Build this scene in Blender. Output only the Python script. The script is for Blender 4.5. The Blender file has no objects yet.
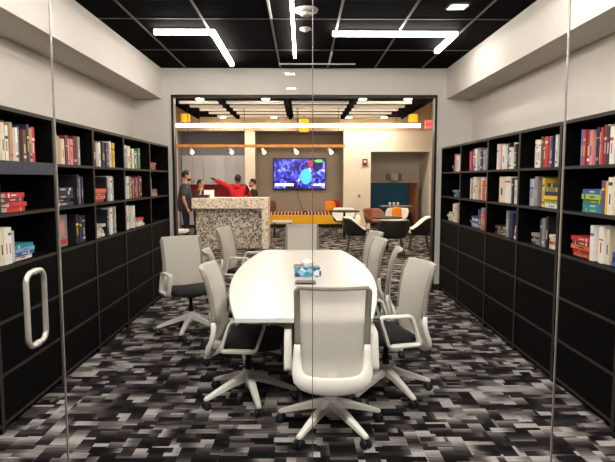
import bpy, bmesh, math, random
from mathutils import Vector, Matrix
R = math.radians
scene = bpy.context.scene
COL = scene.collection
rng = random.Random(7)

# ------------------------------------------------------------------ colours / materials
def lin(c):
    return tuple(((v/255)/12.92 if v/255 <= .04045 else ((v/255+.055)/1.055)**2.4) for v in c)

def new_mat(name):
    m = bpy.data.materials.new(name)
    m.use_nodes = True
    return m, m.node_tree.nodes, m.node_tree.links, m.node_tree.nodes['Principled BSDF']

def mat(name, rgb, rough=.5, metal=0.0, noise=.06, nscale=30, bump=0.0, spec=.5, coat=0.0):
    m, N, L, b = new_mat(name)
    c = lin(rgb)
    tc = N.new('ShaderNodeTexCoord')
    nz = N.new('ShaderNodeTexNoise'); nz.inputs['Scale'].default_value = nscale; nz.inputs['Detail'].default_value = 3
    L.new(tc.outputs['Object'], nz.inputs['Vector'])
    rp = N.new('ShaderNodeValToRGB')
    rp.color_ramp.elements[0].position = .3; rp.color_ramp.elements[1].position = .7
    rp.color_ramp.elements[0].color = (*[v*(1-noise) for v in c], 1)
    rp.color_ramp.elements[1].color = (*[min(1, v*(1+noise)) for v in c], 1)
    L.new(nz.outputs['Fac'], rp.inputs['Fac']); L.new(rp.outputs['Color'], b.inputs['Base Color'])
    b.inputs['Roughness'].default_value = rough; b.inputs['Metallic'].default_value = metal
    b.inputs['Specular IOR Level'].default_value = spec
    b.inputs['Coat Weight'].default_value = coat
    if bump:
        bp = N.new('ShaderNodeBump'); bp.inputs['Strength'].default_value = bump; bp.inputs['Distance'].default_value = .01
        L.new(nz.outputs['Fac'], bp.inputs['Height']); L.new(bp.outputs['Normal'], b.inputs['Normal'])
    return m

def emit(name, rgb, strength):
    m, N, L, b = new_mat(name)
    b.inputs['Base Color'].default_value = (*lin(rgb), 1)
    b.inputs['Emission Color'].default_value = (*lin(rgb), 1)
    b.inputs['Emission Strength'].default_value = strength
    return m

def math_node(N, L, op, a, b=None, c=None):
    n = N.new('ShaderNodeMath'); n.operation = op
    for i, v in enumerate((a, b, c)):
        if v is None: continue
        if isinstance(v, (int, float)): n.inputs[i].default_value = v
        else: L.new(v, n.inputs[i])
    return n.outputs[0]

def carpet_mat():
    """woven plank carpet: overlapping blocks that each fade from dark to light, with fine cross ribs"""
    m, N, L, b = new_mat('carpet_blocks')
    tc = N.new('ShaderNodeTexCoord')
    sp = N.new('ShaderNodeSeparateXYZ'); L.new(tc.outputs['Object'], sp.inputs[0])
    X, Y = sp.outputs['X'], sp.outputs['Y']
    M = lambda op, a, b_=None, c=None: math_node(N, L, op, a, b_, c)
    def white(a, b_, seed):
        cb = N.new('ShaderNodeCombineXYZ')
        L.new(a, cb.inputs[0]); L.new(b_, cb.inputs[1]); cb.inputs[2].default_value = seed
        w = N.new('ShaderNodeTexWhiteNoise'); w.noise_dimensions = '3D'; L.new(cb.outputs[0], w.inputs['Vector'])
        return w.outputs['Value']
    def layer(w, h, seed, alongx):
        row = M('FLOOR', M('DIVIDE', Y, h)) if alongx else M('FLOOR', M('DIVIDE', X, w))
        zero = M('MULTIPLY', row, 0.0)
        off = white(row, zero, seed)
        if alongx:
            u = M('ADD', M('DIVIDE', X, w), M('MULTIPLY', off, 5.0)); v = M('DIVIDE', Y, h)
        else:
            u = M('DIVIDE', X, w); v = M('ADD', M('DIVIDE', Y, h), M('MULTIPLY', off, 5.0))
        iu, iv = M('FLOOR', u), M('FLOOR', v)
        r1, r2, r3 = white(iu, iv, seed+1), white(iu, iv, seed+2), white(iu, iv, seed+3)
        fu, fv = M('FRACT', u), M('FRACT', v)
        g = M('SUBTRACT', fu if alongx else fv, .5)
        sgn = M('SUBTRACT', M('MULTIPLY', M('GREATER_THAN', r2, .4), 2.0), 1.0)
        val = M('ADD', M('ADD', M('MULTIPLY', r1, .6), .18), M('MULTIPLY', M('MULTIPLY', g, sgn), .95))
        return val, r3
    def soft(w, h, seed):          # value noise along X inside rows: soft sides, crisp ribs between rows
        row = M('FLOOR', M('DIVIDE', Y, h)); zero = M('MULTIPLY', row, 0.0)
        u = M('ADD', M('DIVIDE', X, w), M('MULTIPLY', white(row, zero, seed), 5.0))
        iu = M('FLOOR', u); fu = M('FRACT', u)
        mr = N.new('ShaderNodeMapRange'); mr.interpolation_type = 'SMOOTHSTEP'
        mr.inputs['From Min'].default_value = .25; mr.inputs['From Max'].default_value = .95; L.new(fu, mr.inputs['Value'])
        k = mr.outputs['Result']
        r0, r1 = white(iu, row, seed+1), white(M('ADD', iu, 1.0), row, seed+1)
        val = M('ADD', M('MULTIPLY', r0, M('SUBTRACT', 1.0, k)), M('MULTIPLY', r1, k))
        return M('ADD', M('MULTIPLY', M('SUBTRACT', val, .5), 1.15), .5), white(iu, row, seed+2)
    a, ra = soft(.15, .12, 1.0)
    c, rc = layer(.09, .26, 11.0, False)
    d, rd = soft(.15, .062, 23.0)
    e, re_ = layer(.16, .17, 37.0, False)
    def pick(x, y, r, t):
        k = M('GREATER_THAN', r, t)
        return M('ADD', M('MULTIPLY', x, M('SUBTRACT', 1.0, k)), M('MULTIPLY', y, k))
    v = pick(a, e, re_, .66)
    v = pick(v, c, rc, .64)
    v = pick(v, d, rd, .70)
    # ribs along X
    rib = N.new('ShaderNodeTexNoise'); rib.inputs['Scale'].default_value = 1.0; rib.inputs['Detail'].default_value = 2
    mp = N.new('ShaderNodeMapping'); mp.inputs['Scale'].default_value = (7, 75, 1)
    L.new(tc.outputs['Object'], mp.inputs['Vector']); L.new(mp.outputs[0], rib.inputs['Vector'])
    v = M('ADD', v, M('MULTIPLY', M('SUBTRACT', rib.outputs['Fac'], .5), .5))
    rp = N.new('ShaderNodeValToRGB')
    el = rp.color_ramp.elements
    el[0].position = .1; el[0].color = (*lin((9, 7, 8)), 1)
    el[1].position = 1.0; el[1].color = (*lin((164, 158, 155)), 1)
    k = el.new(.42); k.color = (*lin((42, 37, 38)), 1)
    k = el.new(.66); k.color = (*lin((90, 84, 83)), 1)
    L.new(v, rp.inputs['Fac']); L.new(rp.outputs['Color'], b.inputs['Base Color'])
    b.inputs['Roughness'].default_value = .95; b.inputs['Specular IOR Level'].default_value = .1
    bp = N.new('ShaderNodeBump'); bp.inputs['Strength'].default_value = .25; bp.inputs['Distance'].default_value = .004
    L.new(rib.outputs['Fac'], bp.inputs['Height']); L.new(bp.outputs['Normal'], b.inputs['Normal'])
    return m

def mosaic_mat(name, lo, mid, hi, scale):
    m, N, L, b = new_mat(name)
    tc = N.new('ShaderNodeTexCoord')
    mp = N.new('ShaderNodeMapping'); mp.inputs['Rotation'].default_value = (.3, .5, .7)
    v = N.new('ShaderNodeTexVoronoi'); v.inputs['Scale'].default_value = scale; v.distance = 'MANHATTAN'
    L.new(tc.outputs['Object'], mp.inputs['Vector']); L.new(mp.outputs[0], v.inputs['Vector'])
    sp = N.new('ShaderNodeSeparateColor'); L.new(v.outputs['Color'], sp.inputs[0])
    rp = N.new('ShaderNodeValToRGB'); rp.color_ramp.interpolation = 'CONSTANT'
    el = rp.color_ramp.elements
    el[0].position = 0; el[0].color = (*lin(lo), 1)
    el[1].position = .26; el[1].color = (*lin(mid), 1)
    k = el.new(.55); k.color = (*lin(hi), 1)
    L.new(sp.outputs[0], rp.inputs['Fac']); L.new(rp.outputs['Color'], b.inputs['Base Color'])
    b.inputs['Roughness'].default_value = .3
    return m

def glass_mat():
    m, N, L, b = new_mat('clear_glass')
    N.remove(b)
    out = [n for n in N if n.type == 'OUTPUT_MATERIAL'][0]
    t = N.new('ShaderNodeBsdfTransparent'); t.inputs['Color'].default_value = (.985, .99, .987, 1)
    g = N.new('ShaderNodeBsdfGlossy'); g.inputs['Roughness'].default_value = .0
    f = N.new('ShaderNodeFresnel'); f.inputs['IOR'].default_value = 1.45
    x = N.new('ShaderNodeMixShader')
    ge = N.new('ShaderNodeNewGeometry')      # only the outer face mirrors, so light passes straight through the sheet
    L.new(math_node(N, L, 'MULTIPLY', f.outputs[0], math_node(N, L, 'SUBTRACT', 1.0, ge.outputs['Backfacing'])), x.inputs[0]); L.new(t.outputs[0], x.inputs[1]); L.new(g.outputs[0], x.inputs[2])
    L.new(x.outputs[0], out.inputs['Surface'])
    return m

def netting_mat(name, rgb, clear):
    m, N, L, b = new_mat(name)
    out = [n for n in N if n.type == 'OUTPUT_MATERIAL'][0]
    b.inputs['Base Color'].default_value = (*lin(rgb), 1); b.inputs['Roughness'].default_value = .8
    tl = N.new('ShaderNodeBsdfTranslucent'); tl.inputs['Color'].default_value = (*lin(rgb), 1)
    m1 = N.new('ShaderNodeMixShader'); m1.inputs[0].default_value = .3
    L.new(b.outputs[0], m1.inputs[1]); L.new(tl.outputs[0], m1.inputs[2])
    t = N.new('ShaderNodeBsdfTransparent')
    tc = N.new('ShaderNodeTexCoord')
    w = N.new('ShaderNodeTexNoise'); w.inputs['Scale'].default_value = 60
    L.new(tc.outputs['Object'], w.inputs['Vector'])
    fac = math_node(N, L, 'ADD', math_node(N, L, 'MULTIPLY', w.outputs['Fac'], .12), clear-.06)
    x = N.new('ShaderNodeMixShader')
    L.new(fac, x.inputs[0]); L.new(m1.outputs[0], x.inputs[1]); L.new(t.outputs[0], x.inputs[2])
    L.new(x.outputs[0], out.inputs['Surface'])
    return m

def screen_mat():
    m, N, L, b = new_mat('screen_picture')
    tc = N.new('ShaderNodeTexCoord')
    n1 = N.new('ShaderNodeTexNoise'); n1.inputs['Scale'].default_value = 4.2; n1.inputs['Detail'].default_value = 4; n1.inputs['Distortion'].default_value = 1.2
    L.new(tc.outputs['Object'], n1.inputs['Vector'])
    rp = N.new('ShaderNodeValToRGB'); el = rp.color_ramp.elements
    el[0].position = .38; el[0].color = (*lin((6, 4, 40)), 1)
    el[1].position = .68; el[1].color = (*lin((225, 235, 255)), 1)
    for p, c in ((.45, (35, 25, 150)), (.53, (70, 60, 215)), (.6, (110, 130, 240))):
        k = el.new(p); k.color = (*lin(c), 1)
    L.new(n1.outputs['Fac'], rp.inputs['Fac'])
    b.inputs['Base Color'].default_value = (.01, .01, .02, 1)
    b.inputs['Roughness'].default_value = .2
    L.new(rp.outputs['Color'], b.inputs['Emission Color']); b.inputs['Emission Strength'].default_value = .5
    return m

def tissue_mat():
    m, N, L, b = new_mat('tissue_box_print')
    tc = N.new('ShaderNodeTexCoord')
    v = N.new('ShaderNodeTexVoronoi'); v.inputs['Scale'].default_value = 24
    L.new(tc.outputs['Object'], v.inputs['Vector'])
    sp = N.new('ShaderNodeSeparateColor'); L.new(v.outputs['Color'], sp.inputs[0])
    rp = N.new('ShaderNodeValToRGB'); rp.color_ramp.interpolation = 'CONSTANT'; el = rp.color_ramp.elements
    el[0].position = 0; el[0].color = (*lin((38, 92, 130)), 1)
    el[1].position = .3; el[1].color = (*lin((70, 150, 175)), 1)
    for p, c in ((.55, (150, 195, 205)), (.75, (48, 70, 140)), (.88, (225, 228, 225))):
        k = el.new(p); k.color = (*lin(c), 1)
    L.new(sp.outputs[0], rp.inputs['Fac']); L.new(rp.outputs['Color'], b.inputs['Base Color'])
    b.inputs['Roughness'].default_value = .4
    return m

def stripe_mat(name, cols, axis, freq):
    m, N, L, b = new_mat(name)
    tc = N.new('ShaderNodeTexCoord'); sp = N.new('ShaderNodeSeparateXYZ'); L.new(tc.outputs['Object'], sp.inputs[0])
    f = math_node(N, L, 'FRACT', math_node(N, L, 'MULTIPLY', sp.outputs[axis], freq))
    rp = N.new('ShaderNodeValToRGB'); rp.color_ramp.interpolation = 'CONSTANT'; el = rp.color_ramp.elements
    el[0].position = 0; el[0].color = (*lin(cols[0]), 1); el[1].position = 1/len(cols); el[1].color = (*lin(cols[1]), 1)
    for i, c in enumerate(cols[2:]):
        k = el.new((i+2)/len(cols)); k.color = (*lin(c), 1)
    L.new(f, rp.inputs['Fac']); L.new(rp.outputs['Color'], b.inputs['Base Color']); b.inputs['Roughness'].default_value = .8
    return m

M = dict(
    wall=mat('wall_paint', (208, 200, 190), .75, noise=.02, nscale=3, bump=.02),
    header=mat('header_paint', (206, 199, 190), .75, noise=.02, nscale=3),
    tan=mat('tan_wall_paint', (216, 188, 160), .75, noise=.03, nscale=3),
    cream=mat('cream_wall_paint', (232, 220, 203), .75, noise=.02, nscale=3),
    taupe=mat('taupe_wall_paint', (156, 143, 127), .75, noise=.05, nscale=4),
    greyblue=mat('shaded_recess_paint', (140, 138, 146), .75, noise=.03, nscale=4),  # grey-blue carries the shade inside the kitchen recess
    corridor=mat('corridor_paint', (20, 19, 19), .9, spec=.1),
    blackceil=mat('black_ceiling_tile', (14, 12, 11), .9, noise=.12, nscale=160, bump=.1, spec=.02),
    grid=mat('ceiling_grid_metal', (84, 79, 75), .45, .3),
    blackpaint=mat('black_paint', (20, 18, 18), .6),
    canopy=mat('black_canopy_panel', (9, 8, 8), .9, spec=.02),
    blackmetal=mat('black_metal', (24, 23, 23), .4, .4),
    laminate=mat('black_laminate', (11, 9, 9), .55, noise=.12, nscale=14, spec=.04),
    lamdoor=mat('black_door_laminate', (9, 8, 8), .5, noise=.15, nscale=9, spec=.04),
    lamedge=mat('dark_grey_edge_band', (54, 49, 46), .5, spec=.15),
    carpet=carpet_mat(),
    glass=glass_mat(),
    glassedge=mat('polished_glass_edge', (150, 146, 138), .2, .1),
    seal=mat('glazing_seal', (88, 76, 66), .5),
    steel=mat('brushed_steel', (214, 206, 196), .32, .6, noise=.04, nscale=60),
    tabletop=mat('white_table_laminate', (212, 210, 206), .32, noise=.01, nscale=4),
    greymetal=mat('grey_metal', (96, 94, 92), .4, .5),
    chairgrey=mat('light_grey_plastic', (230, 226, 217), .42, noise=.02),
    chairtaupe=mat('taupe_frame_plastic', (138, 131, 121), .45, noise=.03),
    netting=netting_mat('cream_chair_netting', (236, 230, 217), .25),
    seatfab=mat('black_seat_fabric', (15, 14, 15), .9, noise=.2, nscale=200, bump=.1),
    rubber=mat('black_caster_plastic', (16, 15, 15), .45),
    whiteplastic=mat('white_plastic', (232, 230, 226), .4, noise=.01),
    led=emit('led_diffuser', (255, 249, 242), 14),
    ledfill=emit('corridor_fill_diffuser', (255, 248, 240), 44),
    ledwarm=emit('warm_led_diffuser', (255, 234, 202), 7),
    ledpanel=emit('baffle_light_diffuser', (255, 244, 226), .08),
    down=emit('downlight_lens', (255, 240, 220), 26),
    page=mat('book_pages', (226, 216, 194), .85, noise=.06, nscale=120),
    tissue=tissue_mat(),
    tissuepaper=mat('tissue_paper', (242, 238, 232), .9),
    taupebox=mat('taupe_power_unit', (128, 110, 92), .5),
    mosaic=mosaic_mat('shaded_mosaic_tile', (96, 88, 85), (158, 150, 144), (212, 203, 192), 32),  # counter mosaic darkened to carry the shade on the base
    mosaiclit=mosaic_mat('lit_mosaic_tile', (190, 168, 150), (228, 214, 196), (246, 238, 224), 32),  # same mosaic whitened to carry the light on the fascia
    cabinet=mat('pale_grey_cabinet', (196, 196, 206), .45, noise=.02),
    redtile=mat('red_backsplash', (140, 24, 34), .35, noise=.08),
    timber=mat('orange_timber', (214, 146, 70), .5, noise=.15, nscale=9),
    yellow=mat('golden_yellow_cushion', (240, 178, 26), .75, noise=.05),
    orange=mat('orange_fabric', (240, 140, 24), .8),
    redfab=mat('red_fabric', (190, 30, 40), .8),
    teal=mat('teal_upholstery', (22, 84, 118), .7, noise=.08, nscale=12),
    brown=mat('brown_wood_panel', (150, 92, 62), .5, noise=.15, nscale=10),
    traywood=mat('dark_brown_tray', (58, 32, 28), .5),
    dark=mat('dark_upholstery', (24, 21, 22), .7),
    lamp=mat('sconce_shade', (240, 234, 222), .6),
    yellowlamp=emit('yellow_drum_shade', (250, 186, 40), .3),
    screen=screen_mat(),
    screenwhite=emit('screen_white', (235, 240, 255), .42),
    screencyan=emit('screen_cyan', (70, 190, 235), .42),
    screenred=emit('screen_red', (210, 40, 60), .35),
    screengreen=emit('screen_green', (120, 220, 90), .35),
    exitred=emit('exit_letters', (255, 40, 50), .6),
    exitface=emit('exit_face', (236, 120, 116), .12),
    alarm=mat('alarm_red', (130, 22, 26), .4),
    stripe=stripe_mat('red_black_stripe', ((176, 40, 40), (236, 214, 190), (40, 26, 28)), 0, 9),
    stripev=stripe_mat('brown_striped_fabric', ((110, 60, 46), (40, 26, 24), (150, 96, 72)), 2, 18),
    skin=mat('skin', (206, 150, 122), .55, noise=.03),
    skindark=mat('brown_skin', (96, 62, 48), .55, noise=.03),
    hairdark=mat('dark_hair', (32, 24, 22), .7, noise=.3, nscale=90),
    greyshirt=mat('dark_grey_shirt', (66, 66, 72), .9, noise=.08),
    blackshirt=mat('black_shirt', (30, 28, 30), .9),
    redshirt=mat('red_sweatshirt', (206, 26, 40), .85, noise=.06),
    jeans=mat('dark_jeans', (34, 38, 54), .9),
    eye=mat('eye_dark', (30, 22, 20), .3),
    paper=mat('white_paper', (236, 236, 238), .8),
    sensor=mat('off_white_sensor', (150, 144, 138), .5),
)
_bm = {}
def bmat(key):
    if key not in _bm:
        _bm[key] = mat('book_' + key, BC[key], .5, noise=.05, nscale=40)
    return _bm[key]
BC = dict(white=(228, 224, 216), cream=(218, 204, 176), grey=(140, 136, 134), silver=(184, 184, 186), tan=(182, 148, 110), brown=(98, 66, 48),
          black=(26, 25, 28), navy=(34, 42, 82), blue=(52, 92, 160), skyblue=(120, 170, 205), teal=(28, 132, 148), green=(70, 120, 70), lime=(160, 190, 70),
          olive=(120, 116, 70), red=(190, 44, 46), maroon=(112, 34, 40), pink=(206, 132, 128), orange=(214, 104, 46), yellow=(224, 186, 50), purple=(96, 70, 124), lavender=(164, 156, 186))

# ------------------------------------------------------------------ mesh builder
class MB:
    def __init__(s): s.bm = bmesh.new()
    def box(s, x0, y0, z0, x1, y1, z1, mi=0, bevel=0, seg=2, smooth=False):
        v = [s.bm.verts.new((x, y, z)) for x in (x0, x1) for y in (y0, y1) for z in (z0, z1)]
        F = [s.bm.faces.new([v[i] for i in q]) for q in ((0, 1, 3, 2), (4, 6, 7, 5), (0, 4, 5, 1), (2, 3, 7, 6), (0, 2, 6, 4), (1, 5, 7, 3))]
        for f in F: f.material_index = mi
        if bevel:
            ed = list({e for f in F for e in f.edges})
            r = bmesh.ops.bevel(s.bm, geom=ed, offset=bevel, segments=seg, profile=.5, affect='EDGES')
            for f in r['faces']: f.material_index = mi; f.smooth = smooth
        return s
    def loft(s, rings, mi=0, cap=True, smooth=True, closed=False):
        R_ = [[s.bm.verts.new(p) for p in r] for r in rings]
        n = len(R_[0]); k = len(R_)
        for i in range(k if closed else k-1):
            a, b = R_[i], R_[(i+1) % k]
            for j in range(n):
                f = s.bm.faces.new((a[j], a[(j+1) % n], b[(j+1) % n], b[j])); f.material_index = mi; f.smooth = smooth
        if cap and not closed:
            for q in (list(reversed(R_[0])), R_[-1]):
                f = s.bm.faces.new(q); f.material_index = mi
        return s
    def lathe(s, prof, c=(0, 0), mi=0, n=20, axis='Z', smooth=True):
        rings = []
        for r, h in prof:
            rr = []
            for j in range(n):
                a = 2*math.pi*j/n; p, q = r*math.cos(a), r*math.sin(a)
                rr.append((c[0]+p, c[1]+q, h) if axis == 'Z' else ((c[0]+p, h, c[1]+q) if axis == 'Y' else (h, c[0]+p, c[1]+q)))
            rings.append(rr)
        return s.loft(rings, mi, True, smooth)
    def tube(s, pts, r, mi=0, n=8, closed=False):
        pts = [Vector(p) for p in pts]; rings = []; k = len(pts)
        ref = None
        for i, p in enumerate(pts):
            if closed: t = (pts[(i+1) % k]-pts[i-1]).normalized()
            else: t = (pts[min(i+1, k-1)]-pts[max(i-1, 0)]).normalized()
            if ref is None: ref = t.orthogonal().normalized()
            ref = (ref-t*ref.dot(t)).normalized(); u = t.cross(ref)
            rad = r[i] if isinstance(r, (list, tuple)) else r
            rings.append([p+ref*rad*math.cos(2*math.pi*j/n)+u*rad*math.sin(2*math.pi*j/n) for j in range(n)])
        return s.loft(rings, mi, True, True, closed)
    def ell(s, c, rx, ry, rz, mi=0, n=14, m=10):
        r = bmesh.ops.create_uvsphere(s.bm, u_segments=n, v_segments=m, radius=1, matrix=Matrix.Translation(c) @ Matrix.Diagonal((rx, ry, rz, 1)))
        for f in {f for v in r['verts'] for f in v.link_faces}: f.material_index = mi; f.smooth = True
        return s
    def build(s, name, mats, parent=None, fix=True):
        if fix: bmesh.ops.recalc_face_normals(s.bm, faces=s.bm.faces)
        me = bpy.data.meshes.new(name); s.bm.to_mesh(me); s.bm.free()
        for m in (mats if isinstance(mats, (list, tuple)) else [mats]): me.materials.append(m)
        o = bpy.data.objects.new(name, me); COL.objects.link(o)
        if parent: o.parent = parent
        return o

def tag(o, label, cat, group=None):
    o['label'] = label; o['category'] = cat
    if group: o['group'] = group
    return o
def thing(name, label, cat, loc=(0, 0, 0), rz=0, group=None):
    o = bpy.data.objects.new(name, None); COL.objects.link(o); o.empty_display_size = .1
    o.location = loc; o.rotation_euler = (0, 0, rz)
    return tag(o, label, cat, group)
def struct(name, mb, m, parent=None):
    o = mb.build(name, m, parent)
    if parent is None: o['kind'] = 'structure'
    return o
def kids(o): return [c for c in CHILD.get(o.name, [])]
CHILD = {}
def dup(root, loc, rz, label, group=None):
    allo = list(bpy.data.objects)
    def rec(src, par):
        c = src.copy(); COL.objects.link(c)
        if par: c.parent = par
        for ch in allo:
            if ch.parent == src: rec(ch, c)
        return c
    r = rec(root, None); r.location = loc; r.rotation_euler = (0, 0, rz); r['label'] = label
    if group: r['group'] = group
    return r

# ------------------------------------------------------------------ the setting
XL, XR = -2.36, 2.40           # side walls
FL, FR = -1.88, 1.975          # bookcase faces
CZ = 3.14
struct('floor', MB().box(-6, 2.69, -.1, 6, 20.2, 0), M['carpet'])
struct('floor_corridor', MB().box(-6, -3.6, -.1, 6, 2.689, 0), M['blackpaint'])
struct('wall_left', MB().box(XL-.12, 2.6, 0, XL, 8.0, 3.3), M['wall'])
struct('wall_right', MB().box(XR, 2.6, 0, XR+.12, 8.0, 3.3), M['wall'])
struct('trim_1', MB().box(XL, 2.75, 2.72, -1.965, 7.999, 3.2), M['wall'])
struct('trim_2', MB().box(2.035, 2.75, 2.72, XR, 7.999, 3.2), M['wall'])
OX0, OX1, OZ = -1.83, 1.905, 2.775
wb = MB(); wb.box(-6, 8.0, 0, OX0, 8.12, 4.0); wb.box(OX1, 8.0, 0, 6, 8.12, 4.0); wb.box(OX0, 8.0, OZ, OX1, 8.12, 4.0)
struct('wall_back', wb, M['header'])
t = MB(); t.box(OX0, 7.985, 0, OX0+.03, 8.13, OZ); t.box(OX1-.03, 7.985, 0, OX1, 8.13, OZ); t.box(OX0, 7.985, OZ-.03, OX1, 8.13, OZ)
struct('trim_3', t, M['blackmetal'])
bs = MB(); bs.box(-1.955, 7.985, 0, OX0, 8.0, .085); bs.box(OX1, 7.985, 0, 2.03, 8.0, .085)
struct('baseboard_back', bs, M['blackpaint'])
# ceiling: dark tiles with a grid of bars
ce = struct('ceiling', MB().box(XL, 2.6, CZ, XR, 8.0, CZ+.1), M['blackceil'])
g = MB()
for i in range(-3, 3):
    x = .358+.657*i
    if -1.96 < x < 2.03: g.box(x-.011, 2.75, CZ-.006, x+.011, 8.0, CZ+.002)
for k in range(5):
    y = 3.0+1.31*k-.05
    g.box(-1.96, y-.009, CZ-.005, 2.03, y+.009, CZ+.002)
g.build('ceiling_grid', M['grid'], ce)

# glass front
GY0, GY1 = 2.694, 2.706
def pane(name, x0, x1):
    mb = MB(); mb.box(x0, GY0, .01, x1, GY1, 3.0)
    for f in mb.bm.faces:
        if abs(f.normal.x) > .5 or abs(f.normal.z) > .5: f.material_index = 1
    mb.bm.normal_update()
    for f in mb.bm.faces: f.material_index = 1 if abs(f.normal.y) < .5 else 0
    o = mb.build(name, [M['glass'], M['glassedge']]); o['kind'] = 'structure'; return o
J = (-1.172, .051, 1.257)
door = pane('door_1', -2.2, J[0]-.003)
pane('window_1', J[0]+.003, J[1]-.002); pane('window_2', J[1]+.002, J[2]-.003); pane('window_3', J[2]+.003, 2.38)
seal = MB()
for j, w in zip(J, (.0028, .0019, .0028)): seal.box(j-w, GY0+.001, .01, j+w, GY1-.001, 3.0)
struct('trim_4', seal, M['seal'])
hd = MB(); pts = []
yc, zc, a, hh, rc = 2.7, .975, .092, .178, .05
for cy, cz, a0 in ((yc+a-rc, zc+hh-rc, 0), (yc-a+rc, zc+hh-rc, 90), (yc-a+rc, zc-hh+rc, 180), (yc+a-rc, zc-hh+rc, 270)):
    for k in range(7):
        q = R(a0+15*k); pts.append((-1.297, cy+rc*math.cos(q), cz+rc*math.sin(q)))
hd.tube(pts, .0135, n=12, closed=True)
for z in (zc+hh, zc-hh): hd.lathe([(.0165, 2.686), (.0165, 2.714)], (-1.297, z), axis='Y', n=14)
hd.build('door_handle', M['steel'], door)

# corridor on the photographer's side
struct('wall_corridor_left', MB().box(-3.1, -3.6, 0, -3.0, 2.6, 3.0), M['corridor'])
struct('wall_corridor_right', MB().box(3.0, -3.6, 0, 3.1, 2.6, 3.0), M['corridor'])
struct('wall_corridor_end', MB().box(-3.1, -3.6, 0, 3.1, -3.5, 3.0), M['corridor'])
w = MB(); w.box(-3.1, 2.6, 0, -2.2, 2.72, 3.3); w.box(2.38, 2.6, 0, 3.1, 2.72, 3.3); w.box(-2.2, 2.62, 3.0, 2.38, 2.72, 3.3)
struct('wall_front', w, M['corridor'])
struct('ceiling_corridor', MB().box(-3.1, -3.6, 2.9, 3.1, 2.62, 3.0), M['blackpaint'])

# ------------------------------------------------------------------ ceiling lights
def light_run(parent, x0, y0, x1, y1, wv=.024):
    z0, z1 = CZ-.058, CZ-.006
    mb = MB(); mb.box(min(x0, x1)-wv, min(y0, y1)-wv, z0, max(x0, x1)+wv, max(y0, y1)+wv, z1-.012, bevel=.004)
    mb.build('diffuser', M['led'], parent)
    mb = MB(); mb.box(min(x0, x1)-wv, min(y0, y1)-wv, z1-.011, max(x0, x1)+wv, max(y0, y1)+wv, z1)
    mb.build('housing', M['whiteplastic'], parent)
def lamp_l(label, cx, cy, dx, dy):
    t_ = thing('linear_ceiling_light', label, 'ceiling light', (cx, cy, 0), 0, 'angled linear ceiling lights')
    light_run(t_, 0, 0, dx, 0)
    s_ = .049 if dy > 0 else -.049
    light_run(t_, 0, s_, 0, dy)
lamp_l('angled white ceiling light at left with an arm running to the doorway', -.918, 5.932, -.575, 1.60)
lamp_l('angled white linear light at the right of the dark ceiling with a long cross arm', 1.595, 5.99, -1.25, .77)
lamp_l('angled white linear light on the near left of the ceiling by the glass', -.945, 4.3, -.59, -1.2)
lamp_l('angled white linear light on the near right of the ceiling by the glass', 1.645, 4.3, -1.29, -1.0)
t_ = thing('linear_ceiling_light', 'straight white linear light running lengthwise along the middle of the dark ceiling', 'ceiling light', (-.086, 3.2, 0), 0)
light_run(t_, 0, 0, 0, 3.86, .015)
# slim white slot diffusers in the grid
def slot(label, x0, y0, x1, y1):
    mb = MB(); mb.box(x0-.012, y0-.012, CZ-.02, x1+.012, y1+.012, CZ-.0065, bevel=.003)
    tag(mb.build('ceiling_slot_diffuser', M['whiteplastic']), label, 'air diffuser', 'slim white slot diffusers')
slot('long white slot diffuser crossing the ceiling just before the doorway', -.29, 7.64, .70, 7.64)
slot('short white slot diffuser on the ceiling pointing at the doorway', .362, 6.95, .362, 7.5)
slot('white slot diffuser on the ceiling beside the middle lengthwise light', -.292, 4.2, -.292, 5.5)
s_ = thing('smoke_detector', 'larger round off white smoke detector on the ceiling beside the middle light', 'smoke detector', (.04, 5.25, CZ), 0, 'round ceiling sensors')
MB().lathe([(.0, -.001), (.105, -.001), (.11, -.008), (.10, -.03), (.0, -.032)]).build('base_plate', M['sensor'], s_)
MB().lathe([(.0, -.033), (.055, -.033), (.05, -.06), (.03, -.068), (.0, -.069)]).build('sensing_dome', M['sensor'], s_)
s_ = thing('ceiling_occupancy_sensor', 'smaller round white sensor on the ceiling behind the smoke detector', 'sensor', (.035, 5.9, CZ), 0, 'round ceiling sensors')
MB().lathe([(.0, -.001), (.058, -.001), (.056, -.018), (.0, -.02)]).build('base_plate', M['sensor'], s_)
MB().lathe([(.0, -.021), (.035, -.021), (.025, -.036), (.0, -.04)]).build('lens', M['sensor'], s_)
# added corridor fill light for the chair backs, then square downlights
t_ = thing('linear_ceiling_light', 'added unseen fill light across the corridor ceiling in front of the glass', 'ceiling light', (0, 1.75, 2.9))
MB().box(-2.2, -.05, -.05, 2.2, .05, -.0125, bevel=.004).build('diffuser', M['ledfill'], t_); MB().box(-2.2, -.05, -.012, 2.2, .05, -.001).build('housing', M['whiteplastic'], t_)
for lab, x, y in (('square downlight farthest down the corridor behind the viewer', -.15, -2.75), ('square downlight midway down the corridor behind the viewer', -.15, -1.65), ('square downlight in the corridor just before the glass', 1.17, 1.05)):
    t_ = thing('square_downlight', lab, 'ceiling light', (x, y, 2.9), 0, 'square corridor downlights')
    MB().box(-.085, -.085, -.012, .085, .085, -.001).build('trim_ring', M['whiteplastic'], t_)
    MB().box(-.065, -.065, -.016, .065, .065, -.0125).build('lens', M['down'], t_)

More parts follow.
